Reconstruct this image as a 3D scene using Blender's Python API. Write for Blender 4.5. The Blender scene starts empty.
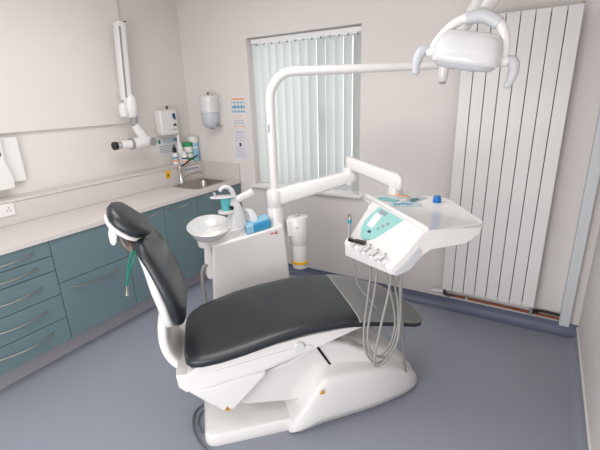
import bpy, bmesh, math, random
from mathutils import Vector, Matrix
random.seed(7)
SC = bpy.context.scene
COL = SC.collection
V = Vector
pi = math.pi

# ------------------------------------------------------------------ materials
def lin(c):
    r = []
    for x in c:
        x = x / 255.0
        r.append(x / 12.92 if x <= 0.04045 else ((x + 0.055) / 1.055) ** 2.4)
    return (r[0], r[1], r[2], 1.0)

def mat(name, rgb, rough=0.5, metal=0.0, spec=0.5, coat=0.0, noise=0.0, nscale=40.0, bump=0.0, bscale=200.0,
        alpha=1.0, trans=0.0, emit=0.0, sub=0.0):
    m = bpy.data.materials.new(name); m.use_nodes = True
    nt = m.node_tree; b = nt.nodes['Principled BSDF']
    b.inputs['Base Color'].default_value = lin(rgb)
    b.inputs['Roughness'].default_value = rough
    b.inputs['Metallic'].default_value = metal
    b.inputs['Specular IOR Level'].default_value = spec
    b.inputs['Coat Weight'].default_value = coat
    b.inputs['Coat Roughness'].default_value = 0.08
    b.inputs['Alpha'].default_value = alpha
    b.inputs['Transmission Weight'].default_value = trans
    tc = nt.nodes.new('ShaderNodeTexCoord')
    if noise > 0:
        n = nt.nodes.new('ShaderNodeTexNoise'); n.inputs['Scale'].default_value = nscale
        n.inputs['Detail'].default_value = 4
        nt.links.new(tc.outputs['Object'], n.inputs['Vector'])
        mx = nt.nodes.new('ShaderNodeMix'); mx.data_type = 'RGBA'
        c = lin(rgb)
        mx.inputs['A'].default_value = [min(1, q * (1 - noise)) for q in c[:3]] + [1]
        mx.inputs['B'].default_value = [min(1, q * (1 + noise)) for q in c[:3]] + [1]
        nt.links.new(n.outputs['Fac'], mx.inputs['Factor'])
        nt.links.new(mx.outputs['Result'], b.inputs['Base Color'])
    if bump > 0:
        n2 = nt.nodes.new('ShaderNodeTexNoise'); n2.inputs['Scale'].default_value = bscale
        n2.inputs['Detail'].default_value = 3
        nt.links.new(tc.outputs['Object'], n2.inputs['Vector'])
        bp = nt.nodes.new('ShaderNodeBump'); bp.inputs['Strength'].default_value = bump
        bp.inputs['Distance'].default_value = 0.002
        nt.links.new(n2.outputs['Fac'], bp.inputs['Height'])
        nt.links.new(bp.outputs['Normal'], b.inputs['Normal'])
    if emit > 0:
        b.inputs['Emission Color'].default_value = lin(rgb)
        b.inputs['Emission Strength'].default_value = emit
    return m

M = {}
M['wall'] = mat('painted_plaster', (226, 220, 216), 0.75, spec=0.25, noise=0.02, nscale=3, bump=0.08, bscale=90)
M['ceil'] = mat('ceiling_paint', (240, 238, 235), 0.8, spec=0.2)
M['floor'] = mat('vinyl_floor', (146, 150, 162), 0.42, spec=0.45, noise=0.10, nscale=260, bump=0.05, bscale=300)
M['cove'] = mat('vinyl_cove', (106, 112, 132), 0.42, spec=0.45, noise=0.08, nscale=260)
M['plinth'] = mat('plinth_vinyl', (164, 160, 168), 0.5, noise=0.06, nscale=260)
M['gloss'] = mat('white_gloss_trim', (236, 234, 231), 0.35)
M['worktop'] = mat('beige_laminate', (212, 204, 200), 0.4, noise=0.03, nscale=180)
M['teal'] = mat('teal_door', (104, 126, 131), 0.45, spec=0.4, noise=0.03, nscale=6)
M['carcass'] = mat('dark_teal_carcass', (44, 66, 72), 0.7)
M['steel'] = mat('brushed_steel', (168, 160, 152), 0.28, metal=1.0)
M['chrome'] = mat('chrome', (225, 225, 225), 0.12, metal=1.0)
M['dsteel'] = mat('dark_steel', (96, 88, 80), 0.35, metal=1.0)
M['white'] = mat('white_enamel', (230, 227, 225), 0.22, spec=0.5, coat=0.3)
M['whiteb'] = mat('white_glazed', (216, 216, 216), 0.14, spec=0.5, coat=0.4)
M['satin'] = mat('white_satin_plastic', (232, 230, 228), 0.4)
M['mirrorwhite'] = mat('white_polished_cover', (226, 223, 220), 0.07, spec=0.6, coat=0.8)
M['lgrey'] = mat('light_grey_plastic', (196, 198, 202), 0.35)
M['grey'] = mat('mid_grey_plastic', (150, 150, 152), 0.4)
M['hose'] = mat('grey_hose', (140, 139, 136), 0.4)
M['cable'] = mat('dark_grey_cable', (96, 98, 104), 0.5)
M['black'] = mat('black_plastic', (22, 22, 24), 0.4)
M['leather'] = mat('charcoal_upholstery', (34, 39, 43), 0.33, spec=0.5, coat=0.1, bump=0.10, bscale=500)
M['sheet'] = mat('clear_vinyl_sheet', (176, 176, 174), 0.22, spec=0.5, alpha=0.42)
M['sheetedge'] = mat('clear_vinyl_edge', (205, 206, 206), 0.3, alpha=0.6)
M['rad'] = mat('radiator_enamel', (226, 224, 222), 0.35)
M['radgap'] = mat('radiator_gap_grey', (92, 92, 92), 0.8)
M['copper'] = mat('copper_pipe', (150, 84, 56), 0.4, metal=0.7)
M['trunk'] = mat('pale_grey_trunking', (206, 208, 211), 0.4)
M['teal_d'] = mat('turquoise_plastic', (98, 196, 202), 0.35)
M['tcollar'] = mat('teal_collar', (40, 140, 150), 0.35)
M['teal_p'] = mat('pale_teal_panel', (150, 202, 198), 0.3)
M['blue'] = mat('blue_plastic', (28, 120, 200), 0.35)
M['tblue'] = mat('tissue_box_blue', (48, 150, 196), 0.45)
M['blue_l'] = mat('pale_blue_card', (152, 200, 226), 0.5)
M['navy'] = mat('navy_print', (40, 62, 120), 0.5)
M['green'] = mat('green_print', (40, 150, 84), 0.5)
M['dgreen'] = mat('green_cord', (0, 112, 92), 0.5)
M['yellow'] = mat('yellow_print', (240, 196, 20), 0.5)
M['yband'] = mat('yellow_band', (240, 184, 30), 0.4)
M['orange'] = mat('orange_print', (232, 166, 126), 0.6)
M['red'] = mat('red_print', (190, 30, 50), 0.5)
M['paper'] = mat('white_paper', (228, 226, 228), 0.8, spec=0.2)
M['paper2'] = mat('lilac_white_paper', (222, 220, 226), 0.8, spec=0.2)
M['ink'] = mat('grey_ink', (150, 150, 160), 0.8)
M['dink'] = mat('dark_ink', (60, 60, 72), 0.8)
M['blueink'] = mat('blue_ink', (124, 170, 196), 0.7)
M['tissue'] = mat('tissue_paper', (240, 238, 236), 0.9, spec=0.1)
M['frost'] = mat('frosted_plastic', (206, 206, 212), 0.35, alpha=0.85)
M['gold'] = mat('amber_sticker', (206, 150, 30), 0.5)
M['brown'] = mat('brown_metal', (126, 106, 92), 0.35, metal=0.6)
M['upvc'] = mat('white_upvc', (240, 240, 240), 0.3)
M['foil'] = mat('clear_blue_pouch', (206, 224, 228), 0.25, alpha=0.8)
M['tealpouch'] = mat('teal_pouch', (120, 186, 190), 0.3)
M['grn'] = mat('dark_green_pouch', (70, 120, 122), 0.3)

def glass_mat():
    m = bpy.data.materials.new('window_glass'); m.use_nodes = True
    nt = m.node_tree; nt.nodes.clear()
    o = nt.nodes.new('ShaderNodeOutputMaterial'); g = nt.nodes.new('ShaderNodeBsdfGlossy')
    g.inputs['Roughness'].default_value = 0.02
    t = nt.nodes.new('ShaderNodeBsdfTransparent'); mx = nt.nodes.new('ShaderNodeMixShader')
    mx.inputs[0].default_value = 0.06
    nt.links.new(t.outputs[0], mx.inputs[1]); nt.links.new(g.outputs[0], mx.inputs[2]); nt.links.new(mx.outputs[0], o.inputs[0])
    return m
M['glass'] = glass_mat()

def vane_mat():
    m = bpy.data.materials.new('blind_fabric'); m.use_nodes = True
    nt = m.node_tree; nt.nodes.clear()
    o = nt.nodes.new('ShaderNodeOutputMaterial'); d = nt.nodes.new('ShaderNodeBsdfDiffuse'); t = nt.nodes.new('ShaderNodeBsdfTranslucent')
    d.inputs[0].default_value = lin((236, 239, 238)); t.inputs[0].default_value = lin((232, 236, 235))
    n = nt.nodes.new('ShaderNodeTexNoise'); n.inputs['Scale'].default_value = 300
    bp = nt.nodes.new('ShaderNodeBump'); bp.inputs['Strength'].default_value = 0.05; bp.inputs['Distance'].default_value = 0.001
    nt.links.new(n.outputs['Fac'], bp.inputs['Height']); nt.links.new(bp.outputs[0], d.inputs['Normal'])
    mx = nt.nodes.new('ShaderNodeMixShader'); mx.inputs[0].default_value = 0.25
    nt.links.new(d.outputs[0], mx.inputs[1]); nt.links.new(t.outputs[0], mx.inputs[2]); nt.links.new(mx.outputs[0], o.inputs[0])
    return m
M['vane'] = vane_mat()

# ------------------------------------------------------------------ object helpers
MW = {}
def thing(name, label, cat, loc=(0, 0, 0), rotz=0.0, group=None):
    o = bpy.data.objects.new(name, None); COL.objects.link(o)
    o.empty_display_size = 0.1
    o.location = loc; o.rotation_euler = (0, 0, rotz)
    o['label'] = label; o['category'] = cat
    if group: o['group'] = group
    MW[o.name] = Matrix.Translation(loc) @ Matrix.Rotation(rotz, 4, 'Z')
    return o

def obj(name, bms, m=None, parent=None, fr=None, smooth=38, bevel=0.0, seg=2, subsurf=0, label=None):
    """bms: one bmesh, or a list of (bmesh, material) merged into one mesh. Geometry is in frame fr (or world)."""
    lst = [(bms, m)] if not isinstance(bms, list) else bms
    out = bmesh.new(); mats = []
    for bm, mm in lst:
        if mm not in mats: mats.append(mm)
        idx = mats.index(mm)
        vm = {}
        for v in bm.verts: vm[v] = out.verts.new(v.co)
        for f in bm.faces:
            try:
                nf = out.faces.new([vm[v] for v in f.verts]); nf.material_index = idx; nf.smooth = True
            except ValueError:
                pass
        bm.free()
    if fr is not None: out.transform(fr)
    if parent is not None:
        out.transform(MW[parent.name].inverted()); loc = None
    else:
        xs = [v.co for v in out.verts]
        loc = V(((min(p.x for p in xs) + max(p.x for p in xs)) / 2, (min(p.y for p in xs) + max(p.y for p in xs)) / 2, min(p.z for p in xs)))
        out.transform(Matrix.Translation(-loc))
    bmesh.ops.recalc_face_normals(out, faces=out.faces[:])
    me = bpy.data.meshes.new(name); out.to_mesh(me); out.free()
    for mm in mats: me.materials.append(M[mm] if isinstance(mm, str) else mm)
    me.set_sharp_from_angle(angle=math.radians(smooth))
    o = bpy.data.objects.new(name, me); COL.objects.link(o)
    if parent is not None:
        o.parent = parent; MW[o.name] = MW[parent.name].copy()
    else:
        o.location = loc; MW[o.name] = Matrix.Translation(loc)
    if subsurf:
        s = o.modifiers.new('subsurf', 'SUBSURF'); s.levels = subsurf; s.render_levels = subsurf
    if bevel > 0:
        b = o.modifiers.new('bevel', 'BEVEL'); b.width = bevel; b.segments = seg; b.limit_method = 'ANGLE'; b.angle_limit = math.radians(40)
        b.harden_normals = False
    if label: o['label'] = label
    return o

def tag(o, label, cat, group=None):
    o['label'] = label; o['category'] = cat
    if group: o['group'] = group
    return o

def struct(name, bms, m=None, parent=None, **k):
    o = obj(name, bms, m, parent, **k)
    if parent is None: o['kind'] = 'structure'
    return o

# ------------------------------------------------------------------ mesh helpers
def box(x0, x1, y0, y1, z0, z1, bm=None):
    bm = bm or bmesh.new()
    vs = [bm.verts.new((x, y, z)) for z in (z0, z1) for y in (y0, y1) for x in (x0, x1)]
    for f in ((0, 2, 3, 1), (4, 5, 7, 6), (0, 1, 5, 4), (2, 6, 7, 3), (0, 4, 6, 2), (1, 3, 7, 5)):
        bm.faces.new([vs[i] for i in f])
    return bm

def loft(rings, bm=None, closed=True, cap=True):
    bm = bm or bmesh.new()
    R = [[bm.verts.new(p) for p in r] for r in rings]
    n = len(R[0])
    for a, b in zip(R[:-1], R[1:]):
        for i in range(n if closed else n - 1):
            j = (i + 1) % n
            try: bm.faces.new((a[i], a[j], b[j], b[i]))
            except ValueError: pass
    if cap and closed:
        bm.faces.new(R[0][::-1]); bm.faces.new(R[-1])
    return bm

def prism(pts, axis, a0, a1, bm=None):
    """pts: 2D polygon; axis 'x','y','z' = extrusion axis."""
    def P(p, a):
        if axis == 'x': return (a, p[0], p[1])
        if axis == 'y': return (p[0], a, p[1])
        return (p[0], p[1], a)
    return loft([[P(p, a0) for p in pts], [P(p, a1) for p in pts]], bm)

def smoothpath(pts, n=8):
    P = [V(p) for p in pts]
    if len(P) < 3: return P
    out = []
    ext = [P[0] * 2 - P[1]] + P + [P[-1] * 2 - P[-2]]
    for i in range(1, len(ext) - 2):
        a, b, c, d = ext[i - 1:i + 3]
        for k in range(n):
            t = k / n
            out.append(0.5 * ((2 * b) + (c - a) * t + (2 * a - 5 * b + 4 * c - d) * t * t + (3 * b - a - 3 * c + d) * t ** 3))
    out.append(P[-1]); return out

def tube(pts, r, seg=12, bm=None, smooth=0, flat=1.0):
    P = smoothpath(pts, smooth) if smooth else [V(p) for p in pts]
    n = len(P)
    rr = r if isinstance(r, (list, tuple)) else [r] * n
    if len(rr) != n:
        rr = [rr[min(len(rr) - 1, int(i * (len(rr) - 1) / (n - 1)))] + 0 for i in range(n)]
    rings = []; prev = None
    for i in range(n):
        t = (P[min(i + 1, n - 1)] - P[max(i - 1, 0)]).normalized()
        if prev is None:
            up = V((0, 0, 1)) if abs(t.z) < 0.9 else V((1, 0, 0))
            a = t.cross(up).normalized()
        else:
            a = (prev - t * prev.dot(t)).normalized()
        b = t.cross(a); prev = a
        rings.append([P[i] + a * (rr[i] * math.cos(2 * pi * k / seg)) + b * (rr[i] * flat * math.sin(2 * pi * k / seg)) for k in range(seg)])
    return loft(rings, bm)

def lathe(prof, c=(0, 0, 0), seg=32, bm=None, sx=1.0, sy=1.0, axis='z'):
    rings = []
    for r, z in prof:
        ring = []
        for k in range(seg):
            a = 2 * pi * k / seg
            x, y = r * math.cos(a) * sx, r * math.sin(a) * sy
            if axis == 'z': q = (c[0] + x, c[1] + y, c[2] + z)
            elif axis == 'x': q = (c[0] + z, c[1] + x, c[2] + y)
            else: q = (c[0] + y, c[1] + z, c[2] + x)
            ring.append(q)
        rings.append(ring)
    return loft(rings, bm)

def cyl(c, r, h, seg=24, axis='z', bm=None):
    return lathe([(r, 0), (r, h)], c, seg, bm, axis=axis)

def se_ring(c, A, B, ha, hb, n=24, pa=0.4, pb=0.6, ha2=None):
    """superellipse ring around c with half axes ha (along A; ha2 for the negative side) and hb (along B)."""
    out = []
    for k in range(n):
        a = 2 * pi * k / n
        x = math.copysign(abs(math.cos(a)) ** pa, math.cos(a)); y = math.copysign(abs(math.sin(a)) ** pb, math.sin(a))
        h = ha if x >= 0 or ha2 is None else ha2
        out.append(V(c) + V(A) * (h * x) + V(B) * (hb * y))
    return out

def beam(p0, p1, w0, h0, w1, h1, n=20, p=0.45, bm=None):
    """rounded box beam from p0 to p1 with widths/heights; rounded ends."""
    p0, p1 = V(p0), V(p1); d = (p1 - p0).normalized()
    a = d.cross(V((0, 0, 1))).normalized(); b = a.cross(d)
    L = (p1 - p0).length; rings = []
    for f, k in ((0, .80), (0.02, .95), (0.05, 1.0), (0.5, 1.0), (0.95, 1.0), (0.98, .95), (1.0, .80)):
        w = (w0 + (w1 - w0) * f) * k; h = (h0 + (h1 - h0) * f) * k
        rings.append(se_ring(p0 + d * (L * f), a, b, w / 2, h / 2, n, p, p))
    return loft(rings, bm)

def rot_to(d, up=(0, 0, 1)):
    d = V(d).normalized()
    return d.to_track_quat('Z', 'Y').to_matrix().to_4x4()

# ------------------------------------------------------------------ camera
CAM = V((3.206, -3.0718, 1.6766))
yaw, pitch, roll, fpx = -0.5514, -0.3125, -0.0329, 396.04
fw = V((math.sin(yaw) * math.cos(pitch), math.cos(yaw) * math.cos(pitch), math.sin(pitch)))
r0 = V((math.cos(yaw), -math.sin(yaw), 0)); u0 = r0.cross(fw)
rt = r0 * math.cos(roll) + u0 * math.sin(roll); up = -r0 * math.sin(roll) + u0 * math.cos(roll)
cd = bpy.data.cameras.new('camera'); cam = bpy.data.objects.new('camera', cd); COL.objects.link(cam)
cam.matrix_world = Matrix(((rt.x, up.x, -fw.x, CAM.x), (rt.y, up.y, -fw.y, CAM.y), (rt.z, up.z, -fw.z, CAM.z), (0, 0, 0, 1)))
cd.sensor_width = 36; cd.lens = fpx / 600 * 36; cd.clip_start = 0.05
SC.camera = cam

# ------------------------------------------------------------------ room shell
XR, YF, ZC = 3.59, -4.1, 2.64
WX0, WX1, WZ0, WZ1 = 0.811, 1.9185, 0.862, 2.19
struct('floor', box(-0.1, XR + 0.1, YF - 0.1, 0.25, -0.08, 0), 'floor')
struct('ceiling', box(-0.1, XR + 0.1, YF - 0.1, 0.25, ZC, ZC + 0.08), 'ceil')
struct('wall_left', box(-0.1, 0, YF, 0.0, 0, ZC), 'wall')
struct('wall_right', box(XR, XR + 0.1, YF, 0.0, 0, ZC), 'wall')
struct('wall_front', box(-0.1, XR + 0.1, YF - 0.1, YF, 0, ZC), 'wall')
bm = bmesh.new()
T = 0.22
box(-0.1, WX0, 0, T, 0, ZC, bm); box(WX1, XR + 0.1, 0, T, 0, ZC, bm)
box(WX0, WX1, 0, T, 0, WZ0, bm); box(WX0, WX1, 0, T, WZ1, ZC, bm)
struct('wall_back', bm, 'wall', smooth=20)
# boxed-out panel on the upper left wall
struct('trim_1', box(0.0, 0.03, YF, -0.68, 1.502, ZC), 'wall', bevel=0.003)
# boxing (ledge) along the left wall behind the worktop, with an overhanging cap
bm = box(0.0, 0.1445, -2.46, 0.0, 0.90, 1.052)
struct('trim_2', [(bm, 'worktop'), (box(0.0, 0.152, -2.46, 0.0, 1.054, 1.072), 'worktop')], None, bevel=0.002)
# floor coving
def cove(n=8, r=0.05, h=0.085):
    p = [(0, 0), (-r - 0.012, 0), (-r - 0.012, 0.002)]
    for i in range(n + 1):
        a = pi / 2 * i / n
        p.append((-0.006 - r + r * math.sin(a), 0.003 + r - r * math.cos(a)))
    p += [(-0.006, h), (0, h)]
    return p
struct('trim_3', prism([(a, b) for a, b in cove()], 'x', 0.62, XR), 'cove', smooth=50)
bm = prism([(XR + a, b) for a, b in cove(h=0.06)], 'y', YF, -0.06)
struct('trim_4', bm, 'floor', smooth=50)
struct('baseboard_right', box(XR - 0.012, XR, YF, -0.008, 0.060, 0.078), 'gloss', bevel=0.003)
# cabinet plinth
struct('trim_5', box(0.47, 0.515, -2.44, -0.02, 0.0, 0.155), 'plinth')
# pipe trunking in the right corner
struct('trim_6', [(box(3.470, 3.532, -0.062, 0.0, 0.085, ZC), 'trunk')], None, bevel=0.004)

# window
YG = 0.17
bm = bmesh.new()
fwd = 0.055
box(WX0, WX1, YG - .03, YG + .03, WZ0, WZ0 + fwd, bm); box(WX0, WX1, YG - .03, YG + .03, WZ1 - fwd, WZ1, bm)
box(WX0, WX0 + fwd, YG - .03, YG + .03, WZ0 + fwd, WZ1 - fwd, bm); box(WX1 - fwd, WX1, YG - .03, YG + .03, WZ0 + fwd, WZ1 - fwd, bm)
box(1.545, 1.60, YG - .03, YG + .03, WZ0 + fwd, WZ1 - fwd, bm)
w1 = struct('window_1', bm, 'upvc', bevel=0.004)
obj('window_pane', box(WX0 + fwd, 1.545, YG - .004, YG + .004, WZ0 + fwd, WZ1 - fwd), 'glass', w1)
obj('window_pane', box(1.60, WX1 - fwd, YG - .004, YG + .004, WZ0 + fwd, WZ1 - fwd), 'glass', w1)
obj('window_handle', box(1.56, 1.585, YG - .055, YG - .03, 1.42, 1.55), 'brown', w1, bevel=0.004)
struct('window_sill', None or box(WX0 - .03, WX1 + .03, -0.035, YG - .03, 0.838, 0.868), 'gloss', parent=w1, bevel=0.006)

# vertical blind
vb = thing('vertical_blind', 'white vertical slat blind, nearly closed, hanging in the window recess', 'blind', (1.365, 0.08, WZ0))
obj('headrail', box(WX0 + .012, WX1 - .008, 0.052, 0.098, 2.142, 2.182), 'upvc', vb, bevel=0.004)
NV = 13
pitch_v = (WX1 - WX0 - 0.06) / (NV - 0.2)
for i in range(NV):
    cx = WX0 + 0.055 + pitch_v * i + (0.004 if i >= 8 else 0)
    ang = math.radians(64 + random.uniform(-2, 2))
    if i == 8: ang = math.radians(67)
    ring = []
    prof = []
    w = 0.0445
    for k in range(7):
        q = -w + 2 * w * k / 6; prof.append((q, 0.0016 * (1 - (q / w) ** 2)))
    prof2 = prof + [(a, b - 0.0008) for a, b in reversed(prof)]
    pts = [(cx + a * math.cos(ang) - b * math.sin(ang), 0.085 + a * math.sin(ang) + b * math.cos(ang)) for a, b in prof2]
    vn = obj('vane', prism(pts, 'z', 0.873, 2.136), 'vane', vb)
    obj('hanger', box(cx - .005, cx + .005, 0.080, 0.090, 2.128, 2.144), 'grey', vn)

# radiator
rd = thing('radiator', 'tall white vertical panel radiator on the window wall', 'radiator', (2.989, -0.07, 0.2))
RX0, RX1, RZ0, RZ1 = 2.671, 3.306, 0.198, 2.128
pw = (RX1 - RX0) / 8
for i in range(8):
    obj('panel', box(RX0 + pw * i + .0022, RX0 + pw * (i + 1) - .0022, -0.102, -0.080, RZ0, RZ1), 'rad', rd, bevel=0.003)
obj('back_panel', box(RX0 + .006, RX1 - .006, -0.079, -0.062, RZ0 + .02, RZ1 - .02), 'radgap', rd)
for z in (RZ0 + .05, RZ1 - .05):
    obj('header', tube([(RX0 + .01, -0.052, z), (RX1 - .01, -0.052, z)], 0.010), 'rad', rd)
for x in (RX0 + .1, RX1 - .1):
    obj('wall_bracket', box(x - .02, x + .02, -0.062, 0.0, 1.85, 1.90), 'rad', rd)
obj('air_vent', cyl((3.297, -0.09, RZ1 - .001), 0.006, 0.014, 12), 'grey', rd)
vr = obj('valve', tube([(3.29, -0.075, 0.196), (3.29, -0.075, 0.135)], 0.013), 'chrome', rd)
obj('valve_tail', tube([(3.285, -0.075, 0.15), (3.335, -0.06, 0.15)], 0.008), 'black', vr)
vl = obj('valve', tube([(2.69, -0.075, 0.197), (2.69, -0.075, 0.150), (2.735, -0.075, 0.140)], 0.012), 'dsteel', rd)
obj('valve_head', tube([(2.682, -0.075, 0.172), (2.65, -0.075, 0.166), (2.60, -0.075, 0.158), (2.585, -0.075, 0.156)], [0.017, 0.019, 0.013, 0.005], 16), 'whiteb', vl)
p = obj('heating_pipe', [(tube([(2.69, -0.05, 0.150), (2.715, -0.03, 0.125), (2.75, -0.026, 0.125)], 0.010, smooth=5), 'black'),
                        (tube([(2.75, -0.026, 0.125), (3.10, -0.026, 0.122), (3.468, -0.026, 0.118)], 0.0095), 'copper'),
                        (box(2.845, 2.86, -0.04, -0.0, 0.112, 0.14), 'whiteb')], None)
tag(p, 'copper heating pipe running low along the wall under the radiator', 'pipe')
p = obj('heating_pipe', [(tube([(3.30, -0.05, 0.152), (3.35, -0.03, 0.152), (3.468, -0.026, 0.148)], 0.0095, smooth=4), 'black')], None)
tag(p, 'short black heating pipe from the radiator to the corner trunking', 'pipe')

# ------------------------------------------------------------------ cabinets
wt_h = 0.87
def handle_bm(y0, y1, z, x=0.628):
    pts = []
    n = 14
    for i in range(n + 1):
        f = i / n
        pts.append((x + 0.010 + 0.026 * math.sin(pi * f), y0 + (y1 - y0) * f, z - 0.010 * math.sin(pi * f)))
    bm = tube(pts, 0.0045, 10)
    tube([(x - .002, y0 + .004, z), (x + .012, y0 + .004, z)], 0.0045, 8, bm); tube([(x - .002, y1 - .004, z), (x + .012, y1 - .004, z)], 0.0045, 8, bm)
    return bm
def cabinet(name, y0, y1, label, cat, fronts):
    t = thing(name, label, cat, (0.3, (y0 + y1) / 2, 0.155), 0, 'teal base cabinets under the worktop')
    # open-topped carcass
    bm = box(0.02, 0.604, y0 + .002, y0 + .018, 0.156, 0.868); box(0.02, 0.604, y1 - .018, y1 - .002, 0.156, 0.868, bm)
    box(0.02, 0.604, y0 + .018, y1 - .018, 0.156, 0.172, bm); box(0.02, 0.034, y0 + .018, y1 - .018, 0.172, 0.868, bm)
    box(0.585, 0.604, y0 + .018, y1 - .018, 0.80, 0.868, bm); box(0.57, 0.604, y0 + .018, y1 - .018, 0.172, 0.2, bm)
    obj('body', bm, 'carcass', t)
    for kind, z0, z1, hy in fronts:
        g = 0.0022
        d = obj(kind, box(0.606, 0.628, y0 + g, y1 - g, z0 + g, z1 - g), 'teal', t, bevel=0.0015)
        if hy:
            obj('handle', handle_bm(hy[0], hy[1], hy[2]), 'steel', d, label='curved brushed steel bow handle')
    return t
dz = [0.155, 0.325, 0.497, 0.666, 0.766, 0.868]
hz = [0.262, 0.426, 0.590, 0.722, 0.822]
cabinet('drawer_cabinet', -2.44, -1.897, 'teal base cabinet with five stacked drawers, at the left edge of the photo', 'cabinet',
        [('drawer', dz[i], dz[i + 1], (-2.34, -2.005, hz[i])) for i in range(5)])
cabinet('drawer_cabinet', -1.897, -1.372, 'teal base cabinet with two deep drawer fronts beside the five-drawer unit', 'cabinet',
        [('drawer', 0.155, 0.568, (-1.815, -1.487, 0.510)), ('drawer', 0.568, 0.868, None)])
cabinet('base_cabinet', -1.372, -0.993, 'teal single-door base cabinet partly hidden behind the chair backrest', 'cabinet',
        [('door', 0.155, 0.868, (-1.30, -1.07, 0.835))])
cabinet('base_cabinet', -0.993, -0.624, 'teal single-door base cabinet left of the sink cabinet, behind the spittoon bowl', 'cabinet',
        [('door', 0.155, 0.868, (-0.945, -0.727, 0.835))])
cabinet('sink_cabinet', -0.624, -0.012, 'teal base cabinet in the corner below the sink', 'cabinet',
        [('door', 0.155, 0.868, None)])

# worktop with sink cut-out
SX0, SX1, SY0, SY1 = 0.215, 0.535, -0.52, -0.115
bm = bmesh.new()
def wt(x0, x1, y0, y1): box(x0, x1, y0, y1, wt_h, 0.899, bm)
wt(0.0, 0.64, -2.46, SY0); wt(0.0, SX0, SY0, SY1); wt(SX1, 0.64, SY0, SY1); wt(0.0, 0.64, SY1, 0.0)
wk = obj('worktop', bm, 'worktop', smooth=20)
tag(wk, 'long beige laminate worktop over the teal cabinets', 'worktop')
obj('upstand', box(0.1455, 0.632, -0.018, 0.0, 0.899, 1.066), 'worktop', wk, bevel=0.002)
# sink
sk = thing('sink', 'small inset stainless steel sink in the corner of the worktop', 'sink', (0.375, -0.32, 0.899))
def rrect(x0, x1, y0, y1, r, z, n=5):
    out = []
    for cx, cy, a0 in ((x1 - r, y1 - r, 0), (x0 + r, y1 - r, 90), (x0 + r, y0 + r, 180), (x1 - r, y0 + r, 270)):
        for k in range(n + 1):
            a = math.radians(a0 + 90 * k / n); out.append((cx + r * math.cos(a), cy + r * math.sin(a), z))
    return out
x0, x1, y0, y1 = SX0, SX1, SY0, SY1
rings = [rrect(x0 - .012, x1 + .012, y0 - .012, y1 + .012, .05, .8995), rrect(x0 - .012, x1 + .012, y0 - .012, y1 + .012, .05, .9015),
         rrect(x0 + .006, x1 - .006, y0 + .006, y1 - .006, .05, .9015), rrect(x0 + .016, x1 - .016, y0 + .016, y1 - .016, .05, .885),
         rrect(x0 + .03, x1 - .03, y0 + .03, y1 - .03, .06, .775), rrect(x0 + .07, x1 - .07, y0 + .07, y1 - .07, .05, .752)]
obj('basin', loft(rings, cap=False), 'steel', sk, smooth=60)
bmf = bmesh.new(); bmf.faces.new([bmf.verts.new(q) for q in rings[-1]])
obj('basin_floor', [(bmf, 'steel'), (cyl((0.375, -0.32, 0.7525), 0.03, 0.003), 'chrome')], None, sk)
# tap
tp = thing('tap', 'chrome mixer tap with long elbow lever behind the corner sink', 'tap', (0.175, -0.365, 0.899))
obj('tap_body', lathe([(0.026, 0), (0.024, .01), (0.019, .02), (0.018, .12), (0.022, .135), (0.022, .165), (0.012, .175)], (0.175, -0.365, 0.899), 20), 'chrome', tp)
obj('spout', tube([(0.182, -0.36, 0.955), (0.205, -0.29, 0.972), (0.235, -0.20, 0.985), (0.25, -0.165, 0.985), (0.255, -0.155, 0.965)], [0.012, 0.011, 0.010, 0.010, 0.009], 12, smooth=4), 'chrome', tp)
obj('lever', tube([(0.178, -0.36, 1.062), (0.19, -0.25, 1.10), (0.185, -0.12, 1.145)], [0.008, 0.006, 0.007], 10, smooth=4), 'dsteel', tp)

def sheet(name, plane, u0, u1, v0, v1, blocks, base='paper', label='', cat='', th=0.002, off=0.0):
    """paper on a wall: plane ('x', value, dir) or ('y', value, dir); blocks = (u0,u1,v0,v1,mat) in 0..1."""
    ax, val, d = plane
    def bx(a0, a1, b0, b1, t0, t1):
        t0, t1 = sorted((val + d * t0, val + d * t1))
        return box(t0, t1, a0, a1, b0, b1) if ax == 'x' else box(a0, a1, t0, t1, b0, b1)
    lst = [(bx(u0, u1, v0, v1, off, off + th), base)]
    for q in blocks:
        a0, a1, b0, b1, m = q
        lst.append((bx(u0 + (u1 - u0) * a0, u0 + (u1 - u0) * a1, v0 + (v1 - v0) * b0, v0 + (v1 - v0) * b1, off + th, off + th + 0.0004), m))
    o = obj(name, lst)
    if label: tag(o, label, cat)
    return o

def lines(n, a0, a1, v0, v1, m='ink', fill=0.35, jit=0.3):
    out = []
    for i in range(n):
        b = v0 + (v1 - v0) * (i + 0.5) / n; h = (v1 - v0) / n * fill / 2
        out.append((a0, a1 - random.random() * jit * (a1 - a0), b - h, b + h, m))
    return out

# yellow hazard sticker, label behind the tap, socket
o = sheet('warning_sticker', ('x', 0.1445, 1), -0.525, -0.462, 0.968, 1.038,
          [(0.30, 0.70, 0.30, 0.45, 'dink'), (0.42, 0.58, 0.45, 0.72, 'dink'), (.2, .8, .12, .2, 'dink')], 'yellow', 'small yellow hazard sticker on the boxing beside the tap', 'sticker', 0.0006)
sheet('tap_label', ('x', 0.1445, 1), -0.285, -0.075, 0.985, 1.035, [(0.06, .2, .3, .75, 'ink'), (0.24, .4, .3, .7, 'ink'), (.44, .62, .3, .75, 'ink'), (.66, .92, .3, .7, 'ink')],
      'paper', 'white printed label strip on the boxing behind the tap', 'label', 0.0006)
sk2 = thing('power_socket', 'white double power socket on the boxing at the left edge', 'socket', (0.1445, -1.94, 0.965))
obj('face_plate', box(0.1445, 0.154, -1.995, -1.842, 0.966, 1.052), 'satin', sk2, bevel=0.003)
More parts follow.
